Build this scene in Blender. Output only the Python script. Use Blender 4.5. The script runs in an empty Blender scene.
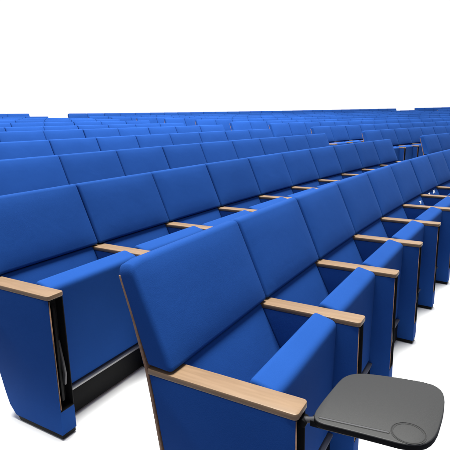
import bpy, bmesh, math, random
from mathutils import Vector, Matrix
random.seed(7)
S = bpy.context.scene
COL = S.collection

# ------------------------------------------------------------------ camera
cam_d = bpy.data.cameras.new('camera'); cam = bpy.data.objects.new('camera', cam_d); COL.objects.link(cam)
CP = Vector((-0.9010, -0.6767, 1.2022))
RT = Vector((0.4968390, -0.8674924, -0.0246539)); UP = Vector((0.2008010, 0.0872746, 0.9757367)); FW = Vector((0.8442926, 0.4897346, -0.2175548))
M = Matrix((RT, UP, -FW)).transposed().to_4x4(); M.translation = CP
cam.matrix_world = M
FPX = 461.7368
cam_d.sensor_width = 36; cam_d.lens = FPX / 450 * 36
cam_d.clip_start = 0.02; cam_d.clip_end = 500
S.camera = cam

# ------------------------------------------------------------------ light
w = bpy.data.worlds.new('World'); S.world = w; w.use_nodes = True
nt = w.node_tree; nt.nodes.clear()
wo = nt.nodes.new('ShaderNodeOutputWorld'); bg = nt.nodes.new('ShaderNodeBackground')
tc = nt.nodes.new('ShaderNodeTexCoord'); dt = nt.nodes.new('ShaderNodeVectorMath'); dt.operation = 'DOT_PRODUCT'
dt.inputs[1].default_value = Vector((0.865, 0.502, 0.0)).normalized()     # world shaped for fill: white across the view, dimmed elsewhere to darken seat fronts
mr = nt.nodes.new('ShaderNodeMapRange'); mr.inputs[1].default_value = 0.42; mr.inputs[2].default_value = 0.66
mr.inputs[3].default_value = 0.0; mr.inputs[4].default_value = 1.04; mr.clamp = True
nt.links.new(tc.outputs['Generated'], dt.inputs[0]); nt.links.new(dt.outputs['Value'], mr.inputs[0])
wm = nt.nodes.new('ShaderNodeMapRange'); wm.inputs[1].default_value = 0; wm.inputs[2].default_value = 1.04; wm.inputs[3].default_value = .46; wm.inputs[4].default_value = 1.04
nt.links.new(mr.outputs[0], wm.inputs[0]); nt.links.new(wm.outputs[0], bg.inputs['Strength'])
wc = nt.nodes.new('ShaderNodeMix'); wc.data_type = 'RGBA'; wc.inputs['A'].default_value = (.80, .84, 1.0, 1); wc.inputs['B'].default_value = (1, 1, 1, 1)   # cool tint added to the dimmed fill, plain white across the view
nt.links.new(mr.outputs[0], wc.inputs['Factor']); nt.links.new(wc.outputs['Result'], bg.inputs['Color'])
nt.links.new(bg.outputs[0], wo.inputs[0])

sd = bpy.data.lights.new('key_light', 'SUN'); sd.energy = 9.6; sd.angle = math.radians(26); sd.color = (1.0, 0.995, 0.94)
so = bpy.data.objects.new('key_light', sd); COL.objects.link(so)
so.rotation_euler = (-Vector((0.10, 0.13, 1.0))).to_track_quat('-Z', 'Y').to_euler()
for lx, ly, lz, E_, sz, dx in ((2.6, 1.0, 5.6, 380, 5, .05), (8.6, 0.8, 6.4, 860, 8, .2)):      # added area lights above the view, brightening seat backs of the rear rows
    ad = bpy.data.lights.new('rear_row_fill_light', 'AREA'); ad.shape = 'RECTANGLE'; ad.size = sz; ad.size_y = 1.2; ad.energy = E_; ad.color = (.92, .96, 1.0); ad.spread = math.radians(150)
    ao = bpy.data.objects.new('rear_row_fill_light', ad); COL.objects.link(ao); ao.location = (lx, ly, lz)
    ao.rotation_euler = Vector((dx, 0.85, -0.45)).to_track_quat('-Z', 'Y').to_euler()
S.view_settings.view_transform = 'Standard'; S.view_settings.look = 'None'
S.view_settings.exposure = 0; S.view_settings.gamma = 1

# ------------------------------------------------------------------ layout
W = 0.55; KAP = 0.0346808; R1 = 1 / KAP; PITCH = 0.94258; RISE = 0.07711; NROW = 12
WA = 0.070; LA = 0.349; HA = 0.560; HB = 0.286
ZOFF = {6: -.03, 7: -.045, 8: -.07, 9: -.11, 10: -.155, 11: -.18, 12: -.16}
START = [None, 0.0, .1126, .2532, .386, .507, .682, .857, 1.03, 1.20, 1.38, 1.55, 1.73]
START2 = [None, 6.74, 6.87, 7.052, 7.19, 7.416, 7.555, 7.695, 7.835, 7.975, 8.115, 8.255, 8.401]
def row_z(k): return (k - 1) * RISE + ZOFF.get(k, 0)
def tilt(k, s): return .006 * max(0, s - 9) * max(0, (k - 5) / 7)
def place(k, s, z=0.0, d=0.0):
    R = R1 + (k - 1) * PITCH; ph = s / R
    return Vector(((R - d) * math.sin(ph), (R - d) * math.cos(ph) - R1, row_z(k) + tilt(k, s) + z)), -ph
def px(v):
    v = v - CP; zc = v.dot(FW)
    if zc < .05: return None
    return 225 + FPX * v.dot(RT) / zc, 225 - FPX * v.dot(UP) / zc

# ------------------------------------------------------------------ materials
def mat(name):
    m = bpy.data.materials.new(name); m.use_nodes = True
    return m, m.node_tree, m.node_tree.nodes['Principled BSDF']
def node(nt, t, **k):
    n = nt.nodes.new(t)
    for a, b in k.items(): setattr(n, a, b)
    return n
def fabric(name, c1, c2):
    m, nt, b = mat(name)
    tc = node(nt, 'ShaderNodeTexCoord'); L = nt.links.new
    oi = node(nt, 'ShaderNodeObjectInfo')
    mul = node(nt, 'ShaderNodeVectorMath', operation='SCALE'); mul.inputs['Scale'].default_value = 37
    cmb = node(nt, 'ShaderNodeCombineXYZ')
    for i in range(3): L(oi.outputs['Random'], cmb.inputs[i])
    L(cmb.outputs[0], mul.inputs[0])
    add = node(nt, 'ShaderNodeVectorMath', operation='ADD'); L(tc.outputs['Object'], add.inputs[0]); L(mul.outputs[0], add.inputs[1])
    n1 = node(nt, 'ShaderNodeTexNoise'); n1.inputs['Scale'].default_value = 5; n1.inputs['Detail'].default_value = 3; L(add.outputs[0], n1.inputs['Vector'])
    n2 = node(nt, 'ShaderNodeTexNoise'); n2.inputs['Scale'].default_value = 420; n2.inputs['Detail'].default_value = 2; L(add.outputs[0], n2.inputs['Vector'])
    mx = node(nt, 'ShaderNodeMix', data_type='RGBA'); mx.inputs['A'].default_value = (*c1, 1); mx.inputs['B'].default_value = (*c2, 1)
    mth = node(nt, 'ShaderNodeMath', operation='MULTIPLY_ADD'); mth.inputs[1].default_value = .45; L(n2.outputs['Fac'], mth.inputs[0])
    m2 = node(nt, 'ShaderNodeMath', operation='MULTIPLY'); m2.inputs[1].default_value = .6; L(n1.outputs['Fac'], m2.inputs[0]); L(m2.outputs[0], mth.inputs[2])
    L(mth.outputs[0], mx.inputs['Factor'])
    hs = node(nt, 'ShaderNodeHueSaturation'); L(mx.outputs['Result'], hs.inputs['Color'])
    mrv = node(nt, 'ShaderNodeMapRange'); mrv.inputs[3].default_value = .93; mrv.inputs[4].default_value = 1.07; L(oi.outputs['Random'], mrv.inputs[0]); L(mrv.outputs[0], hs.inputs['Value'])
    L(hs.outputs[0], b.inputs['Base Color'])
    b.inputs['Roughness'].default_value = .85; b.inputs['Specular IOR Level'].default_value = .04
    b.inputs['Sheen Weight'].default_value = .03; b.inputs['Sheen Roughness'].default_value = .4; b.inputs['Sheen Tint'].default_value = (.25, .5, 1, 1)
    n3 = node(nt, 'ShaderNodeTexNoise'); n3.inputs['Scale'].default_value = 9; n3.inputs['Detail'].default_value = 2; n3.inputs['Distortion'].default_value = .6; L(add.outputs[0], n3.inputs['Vector'])
    b1 = node(nt, 'ShaderNodeBump'); b1.inputs['Strength'].default_value = .12; b1.inputs['Distance'].default_value = .012; L(n3.outputs['Fac'], b1.inputs['Height'])
    wv = node(nt, 'ShaderNodeTexVoronoi'); wv.inputs['Scale'].default_value = 420; L(add.outputs[0], wv.inputs['Vector'])
    b3 = node(nt, 'ShaderNodeBump'); b3.inputs['Strength'].default_value = .2; b3.inputs['Distance'].default_value = .0005; L(wv.outputs['Distance'], b3.inputs['Height']); L(b1.outputs[0], b3.inputs['Normal'])
    b2 = node(nt, 'ShaderNodeBump'); b2.inputs['Strength'].default_value = .35; b2.inputs['Distance'].default_value = .0006; L(n2.outputs['Fac'], b2.inputs['Height']); L(b3.outputs[0], b2.inputs['Normal'])
    L(b2.outputs[0], b.inputs['Normal'])
    return m
BLUE = fabric('blue_fabric', (.0090, .046, .198), (.0132, .061, .252))

def wood(name, c1, c2, rough=.42):
    m, nt, b = mat(name); L = nt.links.new
    tc = node(nt, 'ShaderNodeTexCoord'); oi = node(nt, 'ShaderNodeObjectInfo')
    mp = node(nt, 'ShaderNodeMapping'); mp.inputs['Scale'].default_value = (60, 5, 60); L(tc.outputs['Object'], mp.inputs[0])
    cmb = node(nt, 'ShaderNodeCombineXYZ'); sc = node(nt, 'ShaderNodeMath', operation='MULTIPLY'); sc.inputs[1].default_value = 50; L(oi.outputs['Random'], sc.inputs[0])
    for i in range(3): L(sc.outputs[0], cmb.inputs[i])
    L(cmb.outputs[0], mp.inputs['Location'])
    n = node(nt, 'ShaderNodeTexNoise'); n.inputs['Scale'].default_value = 1.6; n.inputs['Detail'].default_value = 6; n.inputs['Distortion'].default_value = .5; L(mp.outputs[0], n.inputs['Vector'])
    r = node(nt, 'ShaderNodeValToRGB'); r.color_ramp.elements[0].color = (*c1, 1); r.color_ramp.elements[1].color = (*c2, 1)
    r.color_ramp.elements[0].position = .3; r.color_ramp.elements[1].position = .7
    L(n.outputs['Fac'], r.inputs[0]); L(r.outputs[0], b.inputs['Base Color'])
    b.inputs['Roughness'].default_value = rough; b.inputs['Specular IOR Level'].default_value = .3
    bp = node(nt, 'ShaderNodeBump'); bp.inputs['Strength'].default_value = .15; bp.inputs['Distance'].default_value = .0006; L(n.outputs['Fac'], bp.inputs['Height']); L(bp.outputs[0], b.inputs['Normal'])
    return m
WOOD = wood('beech_wood', (.190, .122, .071), (.232, .151, .091))
PLY = wood('ply_edge', (.17, .095, .060), (.26, .155, .095), .5)

def plain(name, c, rough, metal=0, spec=.4, noise=0, nscale=900):
    m, nt, b = mat(name); L = nt.links.new
    tc = node(nt, 'ShaderNodeTexCoord'); n = node(nt, 'ShaderNodeTexNoise'); n.inputs['Scale'].default_value = nscale; L(tc.outputs['Object'], n.inputs['Vector'])
    r = node(nt, 'ShaderNodeMapRange'); r.inputs[3].default_value = rough - .05; r.inputs[4].default_value = rough + .08; L(n.outputs['Fac'], r.inputs[0]); L(r.outputs[0], b.inputs['Roughness'])
    b.inputs['Base Color'].default_value = (*c, 1); b.inputs['Metallic'].default_value = metal; b.inputs['Specular IOR Level'].default_value = spec
    if noise:
        bp = node(nt, 'ShaderNodeBump'); bp.inputs['Strength'].default_value = noise; bp.inputs['Distance'].default_value = .0005; L(n.outputs['Fac'], bp.inputs['Height']); L(bp.outputs[0], b.inputs['Normal'])
    return m
BLACK = plain('black_plastic', (.0028, .0028, .0033), .6, spec=.12)
TABLET = plain('grey_tablet_laminate', (.0185, .0187, .0195), .5, spec=.35, noise=.5, nscale=1200)
GROOVE = plain('tablet_groove', (.004, .004, .004), .6)
METAL = plain('grey_metal', (.22, .22, .23), .4, metal=.6)
FLOOR = plain('white_floor', (.88, .88, .88), .7, spec=.2, nscale=30)
PAPER = plain('white_paper', (.85, .87, .9), .8, spec=.1)

# ------------------------------------------------------------------ mesh helpers (local: x along the row, y towards the back, z up)
def prism_x(bm, prof, x0, x1):
    """prof = list of (d, z), extruded along x"""
    a = [bm.verts.new((x0, -d, z)) for d, z in prof]; b = [bm.verts.new((x1, -d, z)) for d, z in prof]
    n = len(prof); fs = [bm.faces.new(a), bm.faces.new(b[::-1])]
    for i in range(n): fs.append(bm.faces.new((a[i], b[i], b[(i + 1) % n], a[(i + 1) % n])))
    return fs
def prism_z(bm, prof, z0, z1):
    a = [bm.verts.new((x, -d, z0)) for x, d in prof]; b = [bm.verts.new((x, -d, z1)) for x, d in prof]
    n = len(prof); fs = [bm.faces.new(a), bm.faces.new(b[::-1])]
    for i in range(n): fs.append(bm.faces.new((a[i], b[i], b[(i + 1) % n], a[(i + 1) % n])))
    return fs
def bevel(bm, w, seg=2, ang=30):
    bmesh.ops.recalc_face_normals(bm, faces=bm.faces)
    es = [e for e in bm.edges if len(e.link_faces) == 2 and e.calc_face_angle(0) > math.radians(ang)]
    bmesh.ops.bevel(bm, geom=es, offset=w, segments=seg, profile=.5, affect='EDGES', clamp_overlap=True)
def done(name, bm, mats, parent=None, smooth=True, sharp=35):
    bmesh.ops.recalc_face_normals(bm, faces=bm.faces)
    for e in bm.edges:
        if len(e.link_faces) == 2 and e.calc_face_angle(0) > math.radians(sharp): e.smooth = False
    me = bpy.data.meshes.new(name); bm.to_mesh(me); bm.free()
    for m in (mats if isinstance(mats, list) else [mats]): me.materials.append(m)
    if smooth:
        for p in me.polygons: p.use_smooth = True
    o = bpy.data.objects.new(name, me); COL.objects.link(o)
    if parent: o.parent = parent
    return o
def pillow(bm, sections, x0, x1, bulge, nx=14, edge=.016, e0=None, tr=0):
    """cushion: closed (d, z) outline; front points puffed by bulge; ends rounded by shrinking the outline"""
    cd = sum(p[0] for p in sections) / len(sections); cz = sum(p[1] for p in sections) / len(sections)
    xs = []; sh = []
    e0 = e0 or edge
    for i, f in enumerate((0, .06, .2, .45, .75, 1)): xs.append(x0 + e0 * f); sh.append(e0 * (1 - math.sqrt(max(0, 1 - (1 - f) ** 2))))
    for i in range(1, nx): xs.append(x0 + e0 + (x1 - x0 - e0 - edge) * i / nx); sh.append(0)
    for f in (1, .75, .4, .12, 0): xs.append(x1 - edge * f); sh.append(edge * (1 - math.sqrt(max(0, 1 - (1 - f) ** 2))))
    rings = []
    n = len(sections)
    nor = []
    for i in range(n):
        p, q = sections[i - 1], sections[(i + 1) % n]
        t = Vector((q[0] - p[0], q[1] - p[1])).normalized(); nor.append(Vector((t.y, -t.x)))
    # orient outward
    if sum(nor[i].dot(Vector((sections[i][0] - cd, sections[i][1] - cz))) for i in range(n)) < 0: nor = [-v for v in nor]
    C0 = Vector((cd, cz))
    sxx = sum((p[0] - cd) ** 2 for p in sections); szz = sum((p[1] - cz) ** 2 for p in sections); sxz = sum((p[0] - cd) * (p[1] - cz) for p in sections)
    an = .5 * math.atan2(2 * sxz, sxx - szz); ax = Vector((math.cos(an), math.sin(an)))
    if ax.y < 0: ax = -ax
    pn = Vector((ax.y, -ax.x))
    U = [(Vector(p) - C0).dot(ax) for p in sections]; V = [(Vector(p) - C0).dot(pn) for p in sections]
    ua = max(abs(v) for v in U); va = max(abs(v) for v in V)
    for x, s_ in zip(xs, sh):
        u = (x - x0) / (x1 - x0); k = (1 - (2 * u - 1) ** 6) * bulge
        drop = 0
        if tr and x - x0 < tr: drop = tr * (1 - math.sqrt(max(0, 1 - (1 - (x - x0) / tr) ** 2))) * .8
        r = []
        for i in range(n):
            m = max(0, nor[i].x)
            uu = U[i] * (1 - s_ / ua); vv = V[i] * (1 - min(.8, s_ / va))
            if drop and uu > 0: uu *= (max(U) - drop) / max(U)
            q = C0 + ax * uu + pn * vv + nor[i] * (k * m * SECW[i])
            r.append(bm.verts.new((x, -q.x, q.y)))
        rings.append(r)
    for a, b in zip(rings, rings[1:]):
        for i in range(n): bm.faces.new((a[i], b[i], b[(i + 1) % n], a[(i + 1) % n]))
    bm.faces.new(rings[0]); bm.faces.new(rings[-1][::-1])
SECW = []
def outline(corners, seg=10):
    """corners: (d, z, radius) -> rounded, subdivided outline; fills SECW with bulge weights"""
    pts = []; n = len(corners)
    for i in range(n):
        p = Vector(corners[i - 1][:2]); c = Vector(corners[i][:2]); q = Vector(corners[(i + 1) % n][:2]); r = corners[i][2]
        a = (p - c).normalized(); b = (q - c).normalized(); ang = a.angle(b); t = r / math.tan(ang / 2)
        s0 = c + a * t; s1 = c + b * t; K = 5
        for k in range(K + 1):
            u = k / K; v = (1 - u) ** 2 * s0 + 2 * u * (1 - u) * c + u * u * s1; pts.append((v.x, v.y))
        # subdivide to the next corner
        cn = Vector(corners[(i + 1) % n][:2]); rn = corners[(i + 1) % n][2]; pn = Vector(corners[i][:2]); qn = Vector(corners[(i + 2) % n][:2])
        an = (pn - cn).normalized(); bn = (qn - cn).normalized(); tn = rn / math.tan(an.angle(bn) / 2); e = cn + an * tn
        m = int((e - s1).length / .04)
        for k in range(1, m): v = s1.lerp(e, k / m); pts.append((v.x, v.y))
    SECW.clear()
    zs = [p[1] for p in pts]; z0, z1 = min(zs), max(zs)
    for p in pts: u = (p[1] - z0) / (z1 - z0); SECW.append(max(0, 1 - (2 * u - 1) ** 4))
    return pts

HX = W / 2
# ------------------------------------------------------------------ seat parts
def side_panel(root, xc):
    """upholstered standard with an open black slot in its front edge"""
    bm = bmesh.new()
    h = WA / 2 - .002
    prof = [(LA - .003, .112), (LA - .003, 0.5425), (-.074, 0.5425), (-.063, .48), (-.040, .33), (-.004, .22), (.026, .11), (.045, .055), (.078, .018), (LA - .003, .018)]
    fs = prism_x(bm, prof, xc - h, xc + h)
    front = [f for f in fs if all(abs(v.co.y + LA - .003) < 1e-5 for v in f.verts) and max(v.co.z for v in f.verts) > .5][0]
    bmesh.ops.recalc_face_normals(bm, faces=bm.faces)
    r = bmesh.ops.inset_individual(bm, faces=[front], thickness=.006)
    ex = bmesh.ops.extrude_discrete_faces(bm, faces=[front])
    nf = ex['faces'][0]
    for v in nf.verts: v.co.y += .038
    nf.material_index = 1
    for e in nf.edges:
        for f in e.link_faces: f.material_index = 1
    bevel(bm, .006, 3)
    for f in bm.faces:
        c = f.calc_center_median()
        if c.z > .113 and -c.y > LA - .046 and xc - .0275 < c.x < xc + .0329 and not (abs(f.normal.z) > .9 and c.z > .53): f.material_index = 1
    panel = done('side_panel', bm, [BLUE, BLACK], root, sharp=60)
    # black foot strip
    bm = bmesh.new(); prism_x(bm, [(LA - .006, 0), (LA - .006, .019), (.082, .019), (.098, 0)], xc - h + .002, xc + h - .002); bevel(bm, .003)
    done('foot_strip', bm, BLACK, panel)
    # thin wooden lip along the slot
    bm = bmesh.new(); prism_x(bm, [(LA - .002, .12), (LA - .002, .537), (LA - .012, .537), (LA - .012, .12)], xc - .0262, xc - .0251)
    done('slot_lip', bm, PLY, panel)
    # folded swing arm of the stowed tablet
    bm = bmesh.new(); prism_x(bm, [(.313, .37), (.326, .375), (.338, .30), (.345, .245), (.338, .20), (.326, .205), (.331, .25), (.322, .30)], xc + .008, xc + .017); bevel(bm, .003)
    done('swing_arm', bm, METALD, panel)
    bm = bmesh.new(); prism_x(bm, [(.316, .14), (.316, .50), (.326, .52), (.333, .50), (.333, .14)], xc - .006, xc + .006); bevel(bm, .003)
    done('stowed_tablet', bm, BLACK, panel)
    # armrest
    bm = bmesh.new(); h = WA / 2; pts = []
    for cx_, cd, a0 in ((xc - h + .012, LA - .009, 180), (xc + h - .012, LA - .009, 90)):
        for k in range(6):
            a = math.radians(a0 - k * 18); pts.append((cx_ + .012 * math.cos(a), cd + .012 * math.sin(a)))
    pts = [(xc - h, -.078)] + pts + [(xc + h, -.078)]
    prism_z(bm, pts, HA - .0165, HA); bevel(bm, .0028, 2, 50)
    done('armrest', bm, WOOD, root)
METALD = plain('dark_grey_metal', (.07, .07, .075), .45, metal=.4)

def backrest(root, x0, x1, first=False):
    bm = bmesh.new()
    o = outline([(.004, HA + .005, .010), (-.118, HA + HB + .008, .020), (-.170, HA + HB - .002, .022), (-.080, HA + .008, .006)])
    pillow(bm, o, x0, x1, .010, edge=.012, e0=.013, tr=.034 if first else 0)
    return done('backrest', bm, BLUE, root, sharp=70)
def lower_back(root):
    bm = bmesh.new()
    o = outline([(.085, .37, .03), (-.006, HA + .001, .010), (-.078, HA + .001, .006), (-.02, .30, .01), (.06, .28, .02)])
    pillow(bm, o, -HX + .034, HX - .034, .006, edge=.008)
    return done('lower_back', bm, BLUE, root, sharp=70)
def back_panel(root, x0, x1):
    bm = bmesh.new()
    out = [(-.157, .812), (-.120, .690), (-.088, .560), (-.074, .470), (-.053, .32), (-.040, .25)]
    prof = out + [(d + .009, z) for d, z in reversed(out)]
    prism_x(bm, prof, x0, x1); bevel(bm, .002, 2)
    return done('back_panel', bm, PLY, root)
def cushion(root):
    bm = bmesh.new()
    o = outline([(.258, .125, .015), (.273, .553, .026), (.190, .575, .018), (.170, .165, .04)])
    pillow(bm, o, -HX + .036, HX - .036, .005, edge=.012)
    c = done('seat_cushion', bm, BLUE, root, sharp=70)
    bm = bmesh.new(); prism_x(bm, [(.205, .116), (.272, .116), (.272, .126), (.205, .126)], -HX + .037, HX - .037); bevel(bm, .002)
    done('seat_rail', bm, METAL, c)
    return c
def under_beam(root):
    bm = bmesh.new(); prism_x(bm, [(.175, .006), (.262, .006), (.262, .114), (.175, .114)], -HX + .034, HX - .034); bevel(bm, .004)
    return done('under_beam', bm, BLACK, root)

def make_seat(first, last):
    e = bpy.data.objects.new('auditorium_seat', None); COL.objects.link(e); e.empty_display_size = .1
    side_panel(e, -HX)
    if last: side_panel(e, HX)
    x0 = -HX + (-.033 if first else .0015); x1 = HX + (.028 if last else -.0015)
    backrest(e, x0, x1, first); lower_back(e)
    back_panel(e, -HX + (-.0345 if first else .001), HX + (.034 if last else -.001))
    cushion(e); under_beam(e)
    return e
protos = {}
def copy_tree(o, parent=None):
    c = o.copy(); COL.objects.link(c); c.parent = parent
    for ch in list(o.children): copy_tree(ch, c)
    return c
used = set()
def seat(k, s_left, first, last, label, group='blue tip-up seats in curved rows'):
    key = (first, last)
    if key not in protos: protos[key] = make_seat(first, last); o = protos[key]
    else: o = copy_tree(protos[key])
    v, rz = place(k, s_left + HX)
    o.location = v; o.rotation_euler = (0, 0, rz)
    for ch in o.children:       # seats do not all spring back to exactly the same place
        nm = ch.name.split('.')[0]
        if nm == 'seat_cushion': ch.rotation_euler.x = random.uniform(-.012, .012); ch.location.z = random.uniform(-.002, .0015)
        if nm == 'backrest': ch.location.y = random.uniform(-.003, .0015); ch.rotation_euler.y = random.uniform(-.003, .003)
    o['label'] = label; o['category'] = 'auditorium seat'; o['group'] = group
    return o

ORD = ['first', 'second', 'third', 'fourth', 'fifth', 'sixth', 'seventh', 'eighth', 'ninth', 'tenth', 'eleventh', 'twelfth', 'thirteenth', 'fourteenth', 'fifteenth', 'sixteenth', 'seventeenth', 'eighteenth', 'nineteenth', 'twentieth', 'twenty-first', 'twenty-second', 'twenty-third', 'twenty-fourth', 'twenty-fifth', 'twenty-sixth', 'twenty-seventh', 'twenty-eighth']
def rowname(k): return 'front row' if k == 1 else 'last row' if k == NROW else ORD[k - 1] + ' row'
N1 = 10; N2 = 28
def visible(k, s, lo=-22, hi=470):
    a = px(place(k, s + HX, .84, -.12)[0])
    b = px(place(k, s + HX, .3, .3)[0])
    return any(q and lo < q[0] < hi and q[1] < 520 for q in (a, b))
front_end = None
for k in range(1, NROW + 1):
    for i in range(N1):
        s = START[k] + i * W
        if not visible(k, s): continue
        if k == 1 and i == 0: lab = 'blue end seat of the front row with grey writing tablet swung out in front'
        elif k == 1: lab = 'blue tip-up seat, %s from the near left end of the front row' % ORD[i]
        elif k == 2 and i == 0: lab = 'blue end seat of the second row, its whole side panel in view at left'
        elif k == 2: lab = 'blue tip-up seat, %s from the near left end of the second row' % ORD[i]
        elif i == N1 - 1: lab = 'blue tip-up seat directly left of the first aisle gap in the %s' % rowname(k)
        else: lab = 'blue tip-up seat, %s left of the first aisle gap in the %s' % (ORD[N1 - 1 - i], rowname(k))
        o = seat(k, s, i == 0, i == N1 - 1, lab)
        if k == 1 and i == 0: front_end = o
    if k == 1: continue
    for i in range(N2):
        s = START2[k] + i * W
        if not visible(k, s, hi=462): continue
        if i == 0: lab = 'blue end seat with wood-edged back, right of the first aisle, %s' % rowname(k)
        else: lab = 'blue tip-up seat, %s right of the first aisle gap in the %s' % (ORD[i], rowname(k))
        seat(k, s, i == 0, i == N2 - 1, lab)
    S3 = START2[k] + N2 * W + 1.25
    for i in range(6):
        s = S3 + i * W
        if not visible(k, s, hi=462): continue
        seat(k, s, i == 0, i == 5, 'small distant blue seat, %s beyond the far aisle gap in the %s' % (ORD[i], rowname(k)))

# ------------------------------------------------------------------ writing tablet swung out on the front end seat (part of that seat)
def to_local(pts):        # row-1 (s, d) -> local (x, d)
    return [(s - HX, d) for s, d in pts]
OUT = [(-.014, .384), (0.006, .376), (.052, .377), (.102, .381), (.160, .386), (.190, .392), (.212, .406), (.228, .430), (.238, .462), (.248, .506), (.256, .550), (.259, .580), (.254, .603), (.236, .620), (.205, .628), (.160, .631), (.110, .630), (.060, .627), (.026, .617), (.004, .598), (-.006, .570), (-.009, .530), (-.013, .480), (-.018, .430), (-.021, .400)]
# smooth the closed outline
def chaikin(p):
    r = []
    for i in range(len(p)):
        a, b = p[i], p[(i + 1) % len(p)]
        r += [(a[0] * .75 + b[0] * .25, a[1] * .75 + b[1] * .25), (a[0] * .25 + b[0] * .75, a[1] * .25 + b[1] * .75)]
    return r
ol = chaikin(OUT)
bm = bmesh.new(); fs = prism_z(bm, to_local(ol), .534, .550)
bmesh.ops.recalc_face_normals(bm, faces=bm.faces)
for f in bm.faces:
    if f.normal.z < .5: f.material_index = 1
bevel(bm, .0025, 3, 50)
tab = done('writing_tablet', bm, [TABLET, BLACK], front_end, sharp=50)
# cup ring: a shallow raised rim with a dark groove inside
def ring(bm, c, r0, r1, z0, z1, n=64):
    vs = []
    for k in range(n):
        a = 2 * math.pi * k / n
        vs.append([bm.verts.new((c[0] + r * math.cos(a), -(c[1] + r * math.sin(a)), z)) for r, z in ((r0, z0), (r0, z1), (r1, z1), (r1, z0))])
    for k in range(n):
        a, b = vs[k], vs[(k + 1) % n]
        for j in range(3): bm.faces.new((a[j], a[j + 1], b[j + 1], b[j]))
cc = (.034 - HX, .5745)
bm = bmesh.new(); ring(bm, cc, .0325, .0350, .549, .5503); done('cup_ring_groove', bm, GROOVE, tab, smooth=False)
bm = bmesh.new(); ring(bm, cc, .0350, .0362, .549, .5509); done('cup_ring_rim', bm, TABLET, tab, smooth=False)
bm = bmesh.new(); ring(bm, cc, .0305, .0325, .549, .5507); done('cup_ring_rim', bm, TABLET, tab, smooth=False)
def slot(bm, a, b, hw, z0, z1):
    a = Vector(a); b = Vector(b); t = (b - a).normalized(); n = Vector((-t.y, t.x)); P = []
    for c, sg in ((b, 1), (a, -1)):
        for k in range(7):
            an = math.pi * (-.5 + k / 6); v = c + (t * math.cos(an) * sg + n * math.sin(an) * sg) * hw; P.append((v.x, v.y))
    prism_z(bm, P, z0, z1)
A = (-.004 - HX, .394); B = (.016 - HX, .536)
bm = bmesh.new(); slot(bm, A, B, .0042, .549, .5504); done('pencil_groove_edge', bm, GROOVE, tab, smooth=False)
bm = bmesh.new(); slot(bm, A, B, .0022, .549, .5508); done('pencil_groove', bm, METALD, tab, smooth=False)
# hinge arm from the slot to the tablet corner
def tube(bm, pts, r, n=14):
    rings = []
    for i, p in enumerate(pts):
        p = Vector(p); t = (Vector(pts[min(i + 1, len(pts) - 1)]) - Vector(pts[max(i - 1, 0)])).normalized()
        u = t.cross(Vector((0, 0, 1))); u = u.normalized() if u.length > .01 else Vector((1, 0, 0)); v = t.cross(u)
        rr = r[i] if isinstance(r, (list, tuple)) else r
        rings.append([bm.verts.new(p + (u * math.cos(2 * math.pi * k / n) + v * math.sin(2 * math.pi * k / n)) * rr) for k in range(n)])
    for a, b in zip(rings, rings[1:]):
        for k in range(n): bm.faces.new((a[k], a[(k + 1) % n], b[(k + 1) % n], b[k]))
    bm.faces.new(rings[0][::-1]); bm.faces.new(rings[-1])
bm = bmesh.new(); tube(bm, [(-HX + .004, -.325, .522), (-HX + .004, -.352, .526), (-HX + .004, -.368, .531), (-HX + .004, -.385, .538)], [.008, .008, .007, .007])
done('hinge_arm', bm, METALD, tab)
bm = bmesh.new(); tube(bm, [(-HX - .010, -.352, .524), (-HX + .018, -.352, .524)], .0105); bevel(bm, .002, 2, 50); done('hinge_barrel', bm, BLACK, tab)
bm = bmesh.new(); prism_x(bm, [(.37, .520), (.37, .536), (.46, .536), (.50, .533), (.50, .529), (.44, .524)], -HX - .004, -HX + .020); bevel(bm, .003); done('tablet_bracket', bm, BLACK, tab)

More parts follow.
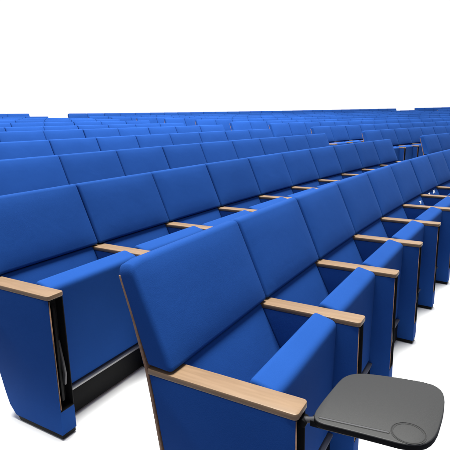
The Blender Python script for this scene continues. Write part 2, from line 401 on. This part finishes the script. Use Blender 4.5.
# ------------------------------------------------------------------ small white paper scraps on two front row seats
def scrap(k, s, d, z, size, label, seed):
    rnd = random.Random(seed); bm = bmesh.new(); n = 8; c = bm.verts.new((0, -.004, 0)); c2 = bm.verts.new((0, .002, 0)); ring_ = []
    for i in range(n):
        a = 2 * math.pi * i / n; r = size * (1 if i % 2 else .42) * rnd.uniform(.8, 1.1)
        ring_.append(bm.verts.new((1.7 * r * math.cos(a), rnd.uniform(-.003, .001), r * math.sin(a) * .8)))
    for i in range(n):
        bm.faces.new((c, ring_[i], ring_[(i + 1) % n])); bm.faces.new((c2, ring_[(i + 1) % n], ring_[i]))
    o = done('paper_scrap', bm, PAPER, None, smooth=False)
    v, rz = place(k, s, z, d); o.location = v; o.rotation_euler = (-.38, 0, rz)
    o['label'] = label; o['category'] = 'paper scrap'; o['group'] = 'white paper scraps on the front row'
scrap(1, 3.10, .036, .527, .024, 'small star-shaped white scrap on the lower back of a front row seat', 1)
scrap(1, 3.43, .024, .550, .020, 'larger left one of two white scraps lying together farther along the front row', 3)
scrap(1, 3.59, .026, .547, .028, 'pointed right one of two white scraps lying together farther along the front row', 5)

# ------------------------------------------------------------------ white terraced floor
FLOORON = True
if FLOORON:
    bm = bmesh.new()
    prof = [(R1 - LA - .14, 0.0, 1)]
    for k in range(2, NROW + 1):
        r = R1 + (k - 1) * PITCH
        prof += [(r - PITCH + .06, row_z(k - 1) - .001, k - 1), (r - .37, row_z(k) - .001, k)]
    prof += [(R1 + (NROW - 1) * PITCH + .6, row_z(NROW) - .001, NROW)]
    rings = []
    for i in range(56):
        ring_ = []
        for r, z, k in prof:
            s_ = START[k] - .20 + i * .5; ph = s_ / r
            ring_.append(bm.verts.new((r * math.sin(ph), r * math.cos(ph) - R1, z + tilt(k, s_) - .002)))
        rings.append(ring_)
    for a, b in zip(rings, rings[1:]):
        for i in range(len(prof) - 1): bm.faces.new((a[i], a[i + 1], b[i + 1], b[i]))
    fl = done('floor', bm, FLOOR, None, smooth=False); fl['kind'] = 'structure'
print('seats', sum(1 for o in bpy.data.objects if o.name.startswith('auditorium_seat')))
